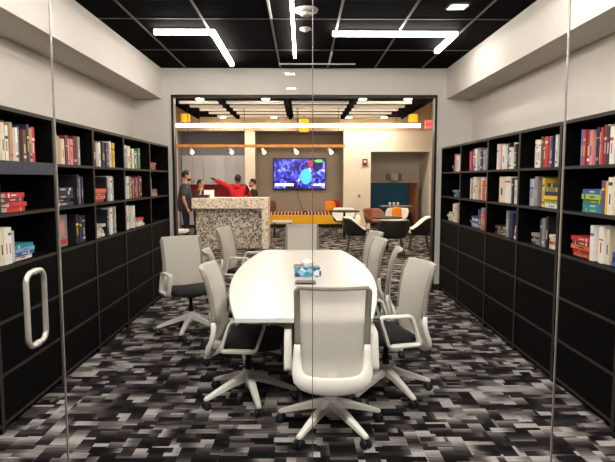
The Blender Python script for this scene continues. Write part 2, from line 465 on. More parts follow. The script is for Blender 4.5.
# ------------------------------------------------------------------ bookcases and books
YB = [7.96, 7.0, 5.98, 5.11, 4.30, 3.42, 2.77]      # bay boundaries from the doorway to the glass
ORD = ['first', 'second', 'third', 'fourth', 'fifth', 'sixth', 'seventh', 'eighth', 'ninth', 'tenth', 'eleventh', 'twelfth', 'thirteenth', 'fourteenth', 'fifteenth', 'sixteenth', 'seventeenth', 'eighteenth', 'nineteenth', 'twentieth']
BAYW = ['%s bookcase nearest the doorway', 'second %s bookcase from the doorway', 'third %s bookcase from the doorway', 'fourth %s bookcase from the doorway', 'fifth %s bookcase from the doorway', '%s bookcase nearest the glass']
HS = {'left': 2.06, 'right': 2.035}
def rows(side):
    k = HS[side]/2.06
    return [z*k for z in (2.06, 1.705, 1.37, 1.035, .70, .365, .055)]
def make_bookcase(side, b):
    y1, y0 = YB[b], YB[b+1]
    face = FL if side == 'left' else FR
    back = XL+.006 if side == 'left' else XR-.006
    s = 1 if side == 'left' else -1
    t_ = thing('bookcase', 'tall black '+BAYW[b] % (side+' wall')+(', shelves above and closed panels below'), 'bookcase', (face, (y0+y1)/2, 0), 0, 'black %s wall bookcases' % side)
    W = (y1-y0)/2-.001; D = abs(face-back)
    def bx(n, xa, ya, za, xb, yb, zb, m, edge=True, par=None):
        mb = MB(); X0, X1 = sorted((-s*xa, -s*xb)); mb.box(X0, ya, za, X1, yb, zb)
        mb.bm.normal_update()
        if edge:
            for f in mb.bm.faces:
                if f.normal.x*s > .5: f.material_index = 1
        return mb.build(n, [m, M['lamedge']], par or t_)
    Z = rows(side); th = .011
    bx('side_panel', 0, -W, 0, D, -W+.018, Z[0]-.026, M['laminate']); bx('side_panel', 0, W-.018, 0, D, W, Z[0]-.026, M['laminate'])
    bx('top_panel', 0, -W, Z[0]-.025, D, W, Z[0], M['laminate'])
    bx('back_panel', D-.012, -W+.018, .05, D, W-.018, Z[0]-.026, M['laminate'], False)
    bx('plinth', .03, -W+.018, 0, .05, W-.018, Z[6]-th, M['lamdoor'], False)
    for z in Z[1:]: bx('shelf', .002, -W+.0185, z-th, D-.0125, W-.0185, z+th, M['laminate'])
    for i in range(3, 6):
        bx('door_panel', .006, -W+.0205, Z[i+1]+th+.002, .024, W-.0205, Z[i]-th-.002, M['lamdoor'], False)
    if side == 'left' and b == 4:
        o = bx('reflection_strip', -.008, -W+.02, Z[1]-.075, .0015, W-.02, Z[1]+.012, M['steelblue'], False); o['label'] = 'bluish grey strip along the shelf front standing for a glass reflection'  # reflection in the glass door, painted as a blue-grey strip on the shelf edge
    return t_
M['steelblue'] = mat('blue_grey_reflection', (74, 86, 108), .25, .6)

NB = [0]
def book_mesh(w, h, d, cover, band, spine_flush=True, face=False):
    """local: spine on the x=0 plane facing -x, thickness along y, height z"""
    mb = MB(); t_ = .0025
    mb.box(0, -w/2, 0, t_, w/2, h, 0)
    mb.box(t_, -w/2, 0, d, -w/2+t_, h, 0); mb.box(t_, w/2-t_, 0, d, w/2, h, 0)
    if band:
        bz = h*rng.choice((.62, .7, .78)); bh = h*rng.uniform(.03, .09)
        if rng.random() < .45: mb.box(-.0005, -w/2+.001, bz, .0002, w/2-.001, bz+bh, 1)
        if rng.random() < .2: mb.box(-.0005, -w/2+.002, h*.12, .0002, w/2-.002, h*.2, 1)
        if rng.random() < .6: mb.box(-.0005, -w*.13, h*.28, .0002, w*.16, h*.56, 1)
    return mb
def contrast(c):
    return rng.choice(['cream', 'white', 'yellow', 'silver'] if c in ('black', 'navy', 'maroon', 'brown', 'red', 'blue', 'teal', 'green', 'purple', 'grey', 'olive') else ['black', 'navy', 'red', 'brown', 'blue', 'grey'])
def add_book(cname, w, h, d, label, group, loc, rot, band=True):
    mb = book_mesh(w, h, d, cname, band)
    o = mb.build('book', [bmat(cname), bmat(contrast(cname))])
    tag(o, label, 'book', group); o.location = loc; o.rotation_euler = rot
    p = MB(); p.box(.0027, -w/2+.0027, .003, d-.004, w/2-.0027, h-.003); p.build('page_block', M['page'], o)
    NB[0] += 1
    return o
BAYB = ['%s bookcase nearest doorway', 'second %s bookcase from doorway', 'third %s bookcase from doorway', 'fourth %s bookcase from doorway', 'fifth %s bookcase from doorway']
SHN = ['top shelf', 'second shelf', 'third shelf']
COLW = dict(skyblue='light blue', navy='navy blue')
def cell(side, b, r, items):
    """items along image-left to right: ('v', f0, 'c c c', hmin, hmax, fill_to) upright run; ('h', f0, f1, 'c c c') lying stack bottom first; f = fraction of bay from image left"""
    y1, y0 = YB[b], YB[b+1]
    ya, yb = (y0+.022, y1-.022) if side == 'left' else (y1-.022, y0+.022)     # image left -> right
    zb = rows(side)[r+1]+.0115
    face = FL if side == 'left' else FR; s = 1 if side == 'left' else -1
    sg = 1 if yb > ya else -1
    Wb = abs(yb-ya)
    where = SHN[r]+' of '+BAYB[b] % side
    grp = 'books on the %s' % where
    nv = 0; nh = 0
    rzb = math.pi if s == 1 else 0          # spine normal towards the room: local -x -> +X for the left wall
    nstack = sum(1 for it in items if it[0] == 'h')
    for it in items:
        if it[0] == 'v':
            _, f0, f1, cols, h0, h1 = it
            cols = cols.split(); wt = [rng.uniform(.75, 1.35) for _ in cols]
            tot = (f1-f0)*Wb-.0016*len(cols); k = tot/sum(wt); p = f0*Wb
            for c, w_ in zip(cols, wt):
                w = w_*k; h = rng.uniform(h0, h1); d = rng.uniform(.16, .21)
                y = ya+sg*(p+w/2)
                set_ = .03+rng.uniform(0, .035)
                add_book(c, w, h, d, '%s book, %s from left, %s' % (COLW.get(c, c), ORD[nv], where), grp, (face-s*set_, y, zb), (0, 0, rzb))
                nv += 1; p += w+.0016
        else:
            _, f0, f1, cols, th = it
            cols = cols.split(); z = zb
            L_ = (f1-f0)*Wb
            st = 'stack' if nstack == 1 else ('left stack' if nh == 0 else 'right stack')
            for k, c in enumerate(cols):
                t_ = th*rng.uniform(.85, 1.15); l = L_*rng.uniform(.86, .98); d = rng.uniform(.16, .2)
                yc_ = ya+sg*((f0*Wb)+L_/2+rng.uniform(-.5, .5)*(L_-l))
                lab = '%s book, %s up in %s, %s' % (COLW.get(c, c), ORD[k], st, where)
                # lying: book height runs along Y, thickness along Z
                o = add_book(c, t_, l, d, lab, grp, (0, 0, 0), (0, 0, 0))
                m_ = Matrix(((-s, 0, 0), (0, 0, 1), (0, 1, 0)))      # columns: local x, y, z -> world
                ex = Vector((-s, 0, 0)); ez = Vector((0, 1, 0)); ey = ez.cross(ex)
                mm = Matrix((ex, ey, ez)).transposed().to_4x4()
                o.matrix_world = Matrix.Translation((face-s*(.035+rng.uniform(0, .03)), yc_-l/2, z+t_/2)) @ mm
                z += t_+.0012
            nh += 1
for side in ('left', 'right'):
    for b in range(6): make_bookcase(side, b)
T0, T1 = .22, .262
L_ = 'left'
cell(L_, 4, 0, [('v', .02, .80, 'maroon pink white cream white cream brown white tan cream white navy grey brown navy maroon tan red', .22, .265)])
cell(L_, 4, 1, [('v', .0, .22, 'white grey silver purple navy', .22, .27), ('h', .26, .58, 'red red maroon red', .03)])
cell(L_, 4, 2, [('h', .0, .12, 'blue skyblue', .025), ('v', .13, .36, 'cream white white silver', .2, .25), ('h', .38, .68, 'white blue skyblue teal', .028)])
cell(L_, 3, 0, [('v', .03, .80, 'green cream white tan cream maroon white pink red maroon grey white', .2, .26)])
cell(L_, 3, 1, [('h', .08, .55, 'navy black navy black navy', .03), ('v', .62, .84, 'black navy grey navy black', .22, .26)])
cell(L_, 3, 2, [('v', .62, .86, 'black navy black', .22, .25)])
cell(L_, 2, 0, [('v', .03, .84, 'pink red white maroon white cream black navy navy navy grey maroon white orange yellow', .22, .265)])
cell(L_, 2, 1, [('h', .06, .48, 'red pink red orange', .03), ('v', .5, .76, 'black silver white grey tan', .23, .26)])
cell(L_, 2, 2, [('h', .06, .42, 'white cream white silver', .028), ('v', .46, .80, 'black grey white silver grey white', .24, .28)])
cell(L_, 1, 0, [('v', .03, .72, 'green grey white cream brown white olive silver green', .2, .26)])
cell(L_, 1, 1, [('h', .02, .17, 'white green white', .025), ('v', .2, .84, 'white grey black pink maroon grey brown maroon tan maroon', .22, .265)])
cell(L_, 1, 2, [('v', .06, .52, 'grey white brown cream white teal', .2, .27), ('h', .55, .86, 'white cream red', .03)])
cell(L_, 0, 0, [('v', .04, .20, 'white cream', .2, .24), ('h', .22, .5, 'maroon pink red', .03)])
cell(L_, 0, 1, [('v', .03, .17, 'white silver', .22, .25), ('h', .2, .5, 'tan pink maroon', .028)])
Rr = 'right'
cell(Rr, 0, 0, [('h', .42, .55, 'black black', .04), ('v', .58, .97, 'pink white cream brown', .2, .24)])
cell(Rr, 0, 1, [('h', .45, .78, 'teal black teal', .03), ('v', .82, .97, 'brown orange', .22, .26)])
cell(Rr, 0, 2, [('h', .22, .5, 'white cream white cream', .028), ('v', .52, .96, 'white cream grey white', .2, .25)])
cell(Rr, 1, 0, [('v', .18, .96, 'navy red white blue white grey tan navy lavender grey navy blue', .21, .265)])
cell(Rr, 1, 1, [('v', .22, .74, 'white grey white cream tan white', .23, .26), ('v', .76, .97, 'orange red white orange', .2, .24)])
cell(Rr, 1, 2, [('h', .3, .58, 'skyblue white blue white navy', .025), ('v', .6, .96, 'blue navy grey red white', .2, .25)])
cell(Rr, 2, 0, [('v', .2, .98, 'white pink brown white cream black white cream white black cream blue', .2, .26)])
cell(Rr, 2, 1, [('v', .3, .66, 'cream white', .24, .26), ('v', .70, .94, 'black white brown cream', .22, .26)])
cell(Rr, 2, 2, [('h', .2, .48, 'black grey black', .03), ('v', .5, .76, 'navy grey navy', .22, .26), ('h', .8, .99, 'white red cream white', .03)])
cell(Rr, 3, 0, [('v', .24, .95, 'cream white white brown red maroon red white navy cream white grey olive', .22, .265)])
cell(Rr, 3, 1, [('v', .14, .36, 'lavender silver grey', .23, .26), ('v', .48, .54, 'yellow', .24, .25), ('h', .56, .92, 'white lime yellow black olive black', .03)])
cell(Rr, 3, 2, [('h', .24, .48, 'black grey black grey', .025), ('v', .5, .68, 'navy grey black', .22, .26), ('h', .7, .92, 'white red cream white', .03)])
cell(Rr, 4, 0, [('v', .22, .98, 'navy blue red teal maroon pink navy white red maroon cream black white cream tan white navy grey', .22, .265)])
cell(Rr, 4, 1, [('h', .28, .6, 'teal teal green lime blue', .034), ('v', .63, .98, 'purple yellow white cream white green white', .22, .26)])
cell(Rr, 4, 2, [('h', .15, .48, 'orange red orange maroon red', .028), ('v', .5, .76, 'white cream white cream', .22, .26), ('h', .78, .98, 'blue navy blue silver', .03)])
# face-out picture book on the left wall
def facing_book(y, z, label, cols):
    t_ = thing('picture_book', label, 'book', (FL-.09, y, z), 0, 'face-out books on the left wall')
    m = MB(); m.box(-.02, -.1, 0, 0, .1, .26); m.build('cover', bmat(cols[0]), t_)
    m = MB(); m.ell((.001, 0, .15), .003, .05, .07); m.build('cover_oval', bmat(cols[1]), t_)
    m = MB(); m.box(.0005, -.085, .02, .002, .085, .06); m.build('title_band', bmat(cols[2]), t_)
facing_book(4.60, rows('left')[3]+.0115, 'picture book with pale oval facing out, third shelf of left bookcase, fourth from doorway', ('grey', 'pink', 'red'))
t_ = thing('framed_print', 'dark navy framed board propped behind red lying books, left wall second shelf', 'framed board', (FL-.27, 5.37, rows('left')[2]+.0115))
MB().box(-.012, -.15, 0, .006, .15, .27, bevel=.003).build('frame', bmat('black'), t_); MB().box(.0065, -.13, .02, .008, .13, .25).build('board', bmat('navy'), t_)
t_ = thing('framed_print', 'dark framed board propped behind white lying books, left wall third shelf', 'framed board', (FL-.27, 5.37, rows('left')[3]+.0115))
MB().box(-.012, -.15, 0, .006, .15, .27, bevel=.003).build('frame', bmat('black'), t_); MB().box(.0065, -.13, .02, .008, .13, .25).build('board', bmat('black'), t_)

# ------------------------------------------------------------------ conference table
tb = thing('conference_table', 'long white boat shaped conference table in the middle of the patterned carpet', 'table', (.01, 5.1, 0))
def half(y):            # half width along the table
    return .43+.195*max(0, 1-((y-.08)/1.75)**2)
prof = [y*.01 for y in range(-168, 169, 12)]
ring = [(half(y), y) for y in prof]+[(-half(y), y) for y in reversed(prof)]
mb = MB()
for z0, z1, ins in ((.705, .740, 0),):
    def rg(z, i): return [(x-math.copysign(i, x), y-math.copysign(i, y)*(abs(y) > 1.6), z) for x, y in ring]
    mb.loft([rg(.705, .004), rg(.709, 0), rg(.736, 0), rg(.740, .004)], smooth=False)
mb.build('tabletop', M['tabletop'], tb)
for y in (-.55, .85):
    mb = MB(); mb.box(-.09, y-.05, .02, .09, y+.05, .668, bevel=.008); mb.build('pedestal', M['greymetal'], tb)
    mb = MB(); mb.box(-.12, y-.14, 0, .12, y+.14, .0195, bevel=.006); mb.build('foot_plate', M['greymetal'], tb)
MB().box(-.08, -1.3, .669, .08, 1.3, .7045).build('beam', M['greymetal'], tb)
# things on the table
def power_unit(x, y, w, label):
    t_ = thing('power_unit', label, 'power unit', (x, y, .7402), 0, 'power units in the tabletop')
    MB().box(-w/2, -.045, 0, w/2, .045, .022, bevel=.004).build('housing', M['taupebox'], t_)
    MB().box(-w/2+.012, -.046, .004, w/2-.012, -.0452, .016).build('socket_strip', M['blackpaint'], t_)
    MB().box(-w/2+.012, -.03, .0222, w/2-.012, .03, .026, bevel=.001).build('lid', M['taupebox'], t_)
power_unit(.028, 4.56, .17, 'taupe power unit on the white table just in front of the tissue box')
power_unit(-.015, 5.43, .13, 'taupe power unit on the white table behind the tissue box')
tx = thing('tissue_box', 'blue patterned tissue box on the white conference table', 'tissue box', (.05, 4.93, .7402), R(4))
MB().box(-.115, -.058, 0, .115, .058, .085, bevel=.003).build('box', M['tissue'], tx)
mb = MB(); rr = random.Random(3)
rings = []
for k in range(6):
    z = .0852+.013*k; r0 = .022+.006*k if k < 4 else .03-.012*(k-3)
    rings.append([(r0*1.5*math.cos(2*math.pi*j/14)*(1+.25*math.sin(5*j+k)), r0*.6*math.sin(2*math.pi*j/14)*(1+.3*math.cos(3*j)), z+.006*math.sin(j*2.1+k)) for j in range(14)])
mb.loft(rings); mb.build('tissue', M['tissuepaper'], tx)

# ------------------------------------------------------------------ office chairs
def rect_sweep(mb, path, hw, hh, normal, mi=0, closed=False, bev=.25):
    """sweep a rounded rectangle; normal = direction of the hw axis per point (Vector) ; hw/hh lists or floats"""
    pts = [Vector(p) for p in path]; k = len(pts); rings = []
    for i, p in enumerate(pts):
        tt = (pts[(i+1) % k]-pts[i-1]) if closed else (pts[min(i+1, k-1)]-pts[max(i-1, 0)])
        tt.normalize(); n = normal(i) if callable(normal) else Vector(normal)
        n = (n-tt*n.dot(tt)).normalized(); u = tt.cross(n)
        a = hw[i] if isinstance(hw, (list, tuple)) else hw; b = hh[i] if isinstance(hh, (list, tuple)) else hh
        c = bev*min(a, b)
        rings.append([p+n*x+u*y for x, y in ((a, b-c), (a-c, b), (-a+c, b), (-a, b-c), (-a, -b+c), (-a+c, -b), (a-c, -b), (a, -b+c))])
    mb.loft(rings, mi, True, True, closed)
def back_x(z):
    pts = [(.30, -.225), (.36, -.258), (.40, -.278), (.44, -.274), (.50, -.250), (.6, -.250), (.7, -.258), (.8, -.271), (.9, -.297), (.975, -.327)]
    for (z0, x0), (z1, x1) in zip(pts, pts[1:]):
        if z <= z1: return x0+(x1-x0)*(z-z0)/(z1-z0)
    return pts[-1][1]
def make_chair():
    t_ = thing('office_chair', '', 'office chair')
    legm = MB()
    rings = []
    for r, hw, z0, z1 in ((.02, .030, .150, .212), (.12, .026, .128, .176), (.24, .021, .095, .130), (.335, .017, .066, .092), (.352, .012, .067, .084)):
        rings.append([(r, -hw, z0), (r, hw, z0), (r, hw, z1-.008), (r, hw-.007, z1), (r, -hw+.007, z1), (r, -hw, z1-.008)])
    legm.loft(rings, smooth=False); lm = None
    for k in range(5):
        if k == 0:
            lg = legm.build('leg', M['chairgrey'], t_); lm = lg.data
            c = MB()
            for y in (-.017, .017): c.lathe([(.0, y-.011), (.026, y-.011), (.03, y-.006), (.03, y+.006), (.026, y+.011), (.0, y+.011)], (.338, .030), axis='Y', n=18)
            c.box(.322, -.006, .02, .354, .006, .0645); cs = c.build('caster', M['rubber'], lg); cm = cs.data
        else:
            lg = bpy.data.objects.new('leg', lm); COL.objects.link(lg); lg.parent = t_
            cs = bpy.data.objects.new('caster', cm); COL.objects.link(cs); cs.parent = lg
        lg.rotation_euler = (0, 0, R(72*k))
    MB().lathe([(0, .085), (.028, .085), (.032, .13), (.046, .14), (.046, .212), (.036, .226), (0, .226)]).build('hub', M['chairgrey'], t_)
    MB().lathe([(0, .2265), (.027, .2265), (.027, .29), (.019, .291), (.019, .388), (0, .388)]).build('gas_column', M['blackmetal'], t_)
    m = MB(); m.box(-.15, -.085, .388, .11, .085, .426, bevel=.012); m.tube([(.02, -.08, .405), (.03, -.21, .40)], .007); m.build('mechanism', M['rubber'], t_)
    m = MB(); rings = []
    for x, hw, zt, zb in ((-.150, .19, .478, .44), (-.145, .205, .488, .432), (-.09, .228, .494, .428), (.05, .240, .492, .428), (.18, .238, .490, .428), (.235, .228, .478, .432), (.255, .205, .462, .44)):
        e = .018
        rings.append([(x, -hw+e, zb), (x, hw-e, zb), (x, hw, zb+e*.7), (x, hw, zt-e*.7), (x, hw-e, zt), (x, 0, zt-.006), (x, -hw+e, zt), (x, -hw, zt-e*.7), (x, -hw, zb+e*.7)])
    m.loft(rings); m.build('seat', M['seatfab'], t_)
    # backrest: taupe upper frame, light lower shell, netting
    def P(y, z): return Vector((back_x(z)+.055*(y/.22)**2*(1 if z > .5 else .8), y, z))
    n_ = 9
    zs = [.60+.352*i/(n_-1) for i in range(n_)]
    path = [P(-.208-.008*(z-.6), z) for z in zs]
    path += [P(-.205, .966), P(-.19, .973)]+[P(y, .975) for y in (-.12, -.05, .05, .12)]+[P(.19, .973), P(.205, .966)]
    path += [P(.208+.008*(z-.6), z) for z in reversed(zs)]
    hw = [.016]*n_+[.013]*8+[.016]*n_
    m = MB(); rect_sweep(m, path, hw, [.018]*n_+[.010]*8+[.018]*n_, lambda i: Vector((1, 0, 0)), bev=.5)
    bf = m.build('backrest_frame', M['chairtaupe'], t_); bf['label'] = 'taupe upper back frame'
    low = [(-.210, .62), (-.211, .56), (-.211, .50), (-.208, .455), (-.195, .420), (-.17, .400), (-.12, .385), (-.06, .379), (0, .377)]
    low += [(-y, z) for y, z in reversed(low[:-1])]
    path = [P(y, z)+Vector((-.004, 0, 0)) for y, z in low]
    hh = [.018, .023, .029, .034, .042, .046, .049, .051, .052]; hh += list(reversed(hh[:-1]))
    m = MB(); rect_sweep(m, path, .017, hh, lambda i: Vector((1, 0, 0)), bev=.45)
    m.box(-.27, -.03, .372, -.10, .03, .4265, bevel=.006)
    ls = m.build('lower_shell', M['chairgrey'], t_); ls['label'] = 'light grey lower back shell'
    m = MB(); bm = m.bm; grid = []
    NZ, NY = 14, 12
    zz = [.425+.55*i/NZ for i in range(NZ+1)]+[.985, .9895, .988]
    for i, z in enumerate(zz):
        row = []
        hwz = .222 if z > .5 else .222-.04*((.5-z)/.075)**2
        if z > .97: hwz -= .012
        dx = .021 if i <= NZ else (.017, .004, -.014)[i-NZ-1]
        for j in range(NY+1):
            y = -hwz+2*hwz*j/NY
            p = P(y, min(z, .975)); e = .012 if j in (0, NY) else 0
            row.append(bm.verts.new((p.x+dx-e, y, z)))
        grid.append(row)
    for i in range(len(zz)-1):
        for j in range(NY):
            f = bm.faces.new((grid[i][j], grid[i][j+1], grid[i+1][j+1], grid[i+1][j])); f.smooth = True
    nt = m.build('netting', M['netting'], t_); nt['label'] = 'translucent cream back netting'
    for s in (-1, 1):
        pth = []
        cor = [(.165, .648), (-.075, .645), (-.145, .436), (.095, .432)]
        for k in range(4):
            p0, p1, p2 = Vector(cor[k-1]), Vector(cor[k]), Vector(cor[(k+1) % 4])
            a = p1+(p0-p1).normalized()*.03; b = p1+(p2-p1).normalized()*.03
            for u in (0, .25, .5, .75, 1):
                q = (1-u)**2*a+2*u*(1-u)*p1+u*u*b; pth.append((q.x, s*.268, q.y))
        m = MB(); rect_sweep(m, pth, .023, .0105, (0, 1, 0), closed=True, bev=.4)
        m.box(-.1, s*.242 if s > 0 else -.262, .432, .06, s*.262 if s > 0 else -.242, .446)
        m.build('armrest', M['chairgrey'], t_)
    return t_
proto = make_chair()
CH = [  # x, y, heading deg, base turn deg, label
    (.18, 3.47, 90, 234-90, 'light grey mesh chair at the near end of the table, back to the glass'),
    (-.39, 3.97, -4, 219, 'light grey mesh chair on the left side of the table nearest the glass'),
    (.625, 4.08, 195, 297-195, 'light grey mesh chair on the right side of the table nearest the glass'),
    (-.53, 4.86, 9, 200, 'light grey mesh chair second along the left side of the table, mostly hidden'),
    (.555, 4.93, 171, 40, 'light grey mesh chair second along the right side of the table, seen edge on'),
    (.53, 5.68, 188, 10, 'light grey mesh chair third along the right side of the table'),
    (.59, 6.42, 193, 30, 'light grey mesh chair at the far right corner of the table'),
    (-.73, 7.0, -16, 50, 'light grey mesh chair at the far left corner of the table before the mosaic counter'),
    (.0, 7.27, -90, 18, 'light grey mesh chair at the far end of the table facing the glass'),
    (-1.16, 5.76, -58, 250, 'light grey mesh chair pulled away from the table beside the left bookcases'),
]
def set_base(o, a):
    k = 0
    for c in bpy.data.objects:
        if c.parent == o and c.name.split('.')[0] == 'leg':
            c.rotation_euler = (0, 0, R(a+72*k)); k += 1
for i, (x, y, hd_, br, lab) in enumerate(CH):
    if i == 0:
        o = proto; o['label'] = lab; o['group'] = 'office chairs around the conference table'; o.location = (x, y, 0); o.rotation_euler = (0, 0, R(hd_))
    else: o = dup(proto, (x, y, 0), R(hd_), lab)
    set_base(o, br)

# ------------------------------------------------------------------ the lounge beyond the doorway
LY = 18.0
w = MB()
for x0, x1, z0 in ((-6, -3.98, 0), (-3.98, -1.82, 3.12), (-1.82, -1.50, 0), (-1.50, 1.33, 3.12), (1.33, 2.20, 0), (2.20, 4.09, 2.47), (4.09, 6, 0)):
    w.box(x0, LY, z0, x1, LY+.12, 4.0)
struct('wall_far', w, M['cream'])
w = MB()      # upper tan band in front of the wall
w.box(-6, LY-.03, 3.13, 6, LY-.002, 4.0)
struct('trim_5', w, M['tan'])
w = MB(); w.box(-4.0, 18.98, 0, -1.8, 19.06, 3.12); w.box(-4.06, 18.12, 0, -3.98, 19.06, 3.12); w.box(-4.0, 18.12, 3.12, -1.8, 19.06, 3.2)
struct('wall_kitchen', w, M['greyblue'])
w = MB(); w.box(-1.56, 19.3, 0, 1.39, 19.38, 3.2); w.box(-1.60, 18.12, 0, -1.5, 19.38, 3.2); w.box(1.33, 18.12, 0, 1.43, 19.38, 3.2); w.box(-1.5, 18.12, 3.12, 1.33, 19.3, 3.2)
struct('wall_television', w, M['taupe'])
w = MB(); w.box(2.1, 19.6, 0, 4.2, 19.68, 2.6); w.box(2.12, 18.12, 0, 2.2, 19.6, 2.6); w.box(4.09, 18.12, 0, 4.17, 19.6, 2.6); w.box(2.2, 18.12, 2.47, 4.09, 19.6, 2.6)
struct('wall_booth', w, M['header'])
struct('wall_lounge_left', MB().box(-6.1, 8.12, 0, -6, 20, 4.0), M['tan'])
struct('wall_lounge_right', MB().box(6, 8.12, 0, 6.1, 20, 4.0), M['tan'])
struct('ceiling_lounge', MB().box(-6.1, 8.12, 4.0, 6.1, 18.12, 4.1), M['tan'])
cn = thing('ceiling_canopy', 'large black suspended ceiling panel over the lounge carrying rows of white light bars', 'ceiling panel', (0, 0, 3.5))
MB().box(-3.16, 8.6, .0, 3.06, 17.5, .12).build('panel', M['canopy'], cn)
MB().box(-3.20, 8.56, -.06, -3.161, 17.54, .14).build('edge_trim', M['canopy'], cn); MB().box(3.061, 8.56, -.06, 3.10, 17.54, .14).build('edge_trim', M['canopy'], cn)
for x in (-1.95, -.35, 1.25): MB().box(x-.05, 12.0, -.07, x+.05, 17.45, -.001).build('crossbar', M['canopy'], cn)
nb = 0
for iy, y in enumerate((14.0, 14.7, 15.4, 16.2, 17.0)):
    for ix, (x0, x1) in enumerate(((-3.0+.12*iy, -2.05), (-1.85, -.45), (-.25, 1.15), (1.35, 2.7-.05*iy))):
        MB().box(x0, y-.07, -.055, x1, y+.07, -.001).build('light_bar', M['ledpanel'], cn)
M['lounge'] = emit('lounge_downlight_lens', (255, 238, 214), 165)
for y, rowname in ((9.6, 'added unseen row nearest the conference room'), (11.4, 'added unseen second row from the doorway'), (13.4, 'third row, seen under the door head'), (17.25, 'far row before the wall')):  # nearest two rows are added behind the door head to brighten the lounge
    for x, lab in ((-2.4, 'leftmost'), (-.85, 'second from left'), (1.43, 'second from right'), (2.5, 'rightmost')):
        t_ = thing('round_downlight', '%s round lounge downlight, %s' % (lab, rowname), 'ceiling light', (x, y, 3.4995), 0, 'lounge downlights')
        MB().lathe([(0, -.001), (.12, -.001), (.11, -.03), (0, -.031)]).build('trim_ring', M['whiteplastic'], t_); MB().lathe([(0, -.032), (.085, -.032), (.08, -.04), (0, -.041)]).build('lens', M['lounge'], t_)
# long pendant, timber rail with spotlights, drum lamps
pl = thing('linear_pendant', 'long warm white linear pendant spanning the lounge below its black ceiling', 'pendant light', (-.1, 15.0, 2.965))
MB().box(-3.23, -.04, 0, 3.23, .04, .085, bevel=.006).build('diffuser', M['ledwarm'], pl)
MB().box(-3.23, -.035, .0855, 3.23, .035, .10).build('housing', M['whiteplastic'], pl)
for x in (-2.6, 0, 2.6): MB().tube([(x, 0, .10), (x, 0, .534)], .006).build('suspension_rod', M['blackmetal'], pl)
rl = thing('timber_rail', 'thin orange timber rail hanging across the lounge with spotlights under it', 'light rail', (-1.13, 15.1, 2.44))
MB().box(-2.28, -.05, 0, 2.28, .05, .075).build('beam', M['timber'], rl)
for x in (-1.9, -.4, 1.0, 2.1): MB().tube([(x, 0, .075), (x, 0, 1.05)], .008).build('suspension_rod', M['greymetal'], rl)
for i, (px, nm) in enumerate(((-2.97, 'leftmost'), (-1.92, 'second from left'), (-1.06, 'middle'), (-.20, 'fourth from left'), (.72, 'rightmost'))):
    t_ = thing('track_spotlight', '%s small white spotlight hanging under the orange timber rail' % nm, 'spotlight', (px, 15.1, 2.4395), 0, 'spotlights on the timber rail')
    MB().tube([(0, 0, -.001), (0, 0, -.06)], .012).build('stem', M['whiteplastic'], t_)
    MB().tube([(0, .03, -.05), (0.03, -.03, -.09), (.06, -.10, -.14)], [.04, .045, .05], n=12).build('lamp_head', M['whiteplastic'], t_)
    MB().tube([(.0605, -.1005, -.1405), (.063, -.106, -.1445)], .042, n=12).build('lens', M['ledwarm'], t_)
for lab, x, y, z, h in (('yellow drum pendant at the left end of the long warm pendant', -3.33, 16.3, 3.23, .22), ('taller yellow drum pendant behind the middle of the long warm pendant', .06, 16.3, 2.95, .36), ('yellow drum pendant at the right end of the long warm pendant', 3.2, 16.3, 3.23, .22)):
    t_ = thing('drum_pendant', lab, 'pendant light', (x, y, z), 0, 'yellow drum pendants')
    MB().lathe([(0, 0), (.125, 0), (.13, .01), (.13, h-.01), (.125, h), (0, h)]).build('shade', M['yellowlamp'], t_)
    MB().tube([(0, 0, h), (0, 0, (3.499 if abs(x) < 3 else 3.999)-z)], .006).build('cord', M['blackmetal'], t_)
# exit sign
ex = thing('exit_sign', 'red lit EXIT sign hanging from a rod near the right doorway jamb', 'exit sign', (3.28, 14.5, 3.0))
MB().box(-.13, -.02, -.11, .13, .02, .10, bevel=.005).build('casing', M['exitface'], ex)
MB().tube([(0, 0, .10), (0, 0, .998)], .01).build('rod', M['greymetal'], ex)
fc = bpy.data.curves.new('exit_letters', 'FONT'); fc.body = 'EXIT'; fc.size = .115; fc.align_x = 'CENTER'; fc.extrude = .003; fc.offset = .004
fo = bpy.data.objects.new('tmp_text', fc); COL.objects.link(fo)
bpy.context.view_layer.update()
me = bpy.data.meshes.new_from_object(fo.evaluated_get(bpy.context.evaluated_depsgraph_get()))
COL.objects.unlink(fo); bpy.data.objects.remove(fo)
me.materials.clear(); me.materials.append(M['exitred'])
o = bpy.data.objects.new('lettering', me); COL.objects.link(o); o.parent = ex; o.location = (0, -.024, -.045); o.rotation_euler = (R(90), 0, 0)

# television
tv = thing('television', 'large wall television showing a blue and purple picture', 'television', (-.085, 19.22, 1.78))
MB().box(-.90, -.03, -.54, .90, .03, .53, bevel=.008).build('casing', M['blackmetal'], tv)
MB().box(-.3, .031, -.2, .3, .078, .2).build('wall_mount', M['blackmetal'], tv)
sc = MB().box(-.87, -.034, -.50, .87, -.0305, .50).build('screen', M['screen'], tv)
def blob(name, m_, x, z, rx, rz):
    MB().ell((x, -.035, z), rx, .003, rz).build(name, m_, sc)
blob('picture_figure', M['screencyan'], .22, -.1, .2, .26); blob('picture_figure', M['screenred'], .38, .34, .1, .1); blob('picture_corner', M['screengreen'], .66, .43, .14, .05)
MB().box(-.84, -.0365, -.42, -.2, -.0345, -.33).build('caption_bar', M['screenwhite'], sc); MB().box(.42, -.0365, -.41, .84, -.0345, -.34).build('caption_bar', M['screenwhite'], sc)
cb = MB(); cb.tube([(-.14, 19.285, 1.24), (-.15, 19.28, 1.0), (-.05, 19.285, .75), (.0, 19.285, .60), (.02, 19.285, .55)], .008)
tag(cb.build('power_cable', M['blackpaint']), 'thin dark cable hanging down the wall below the television', 'cable')
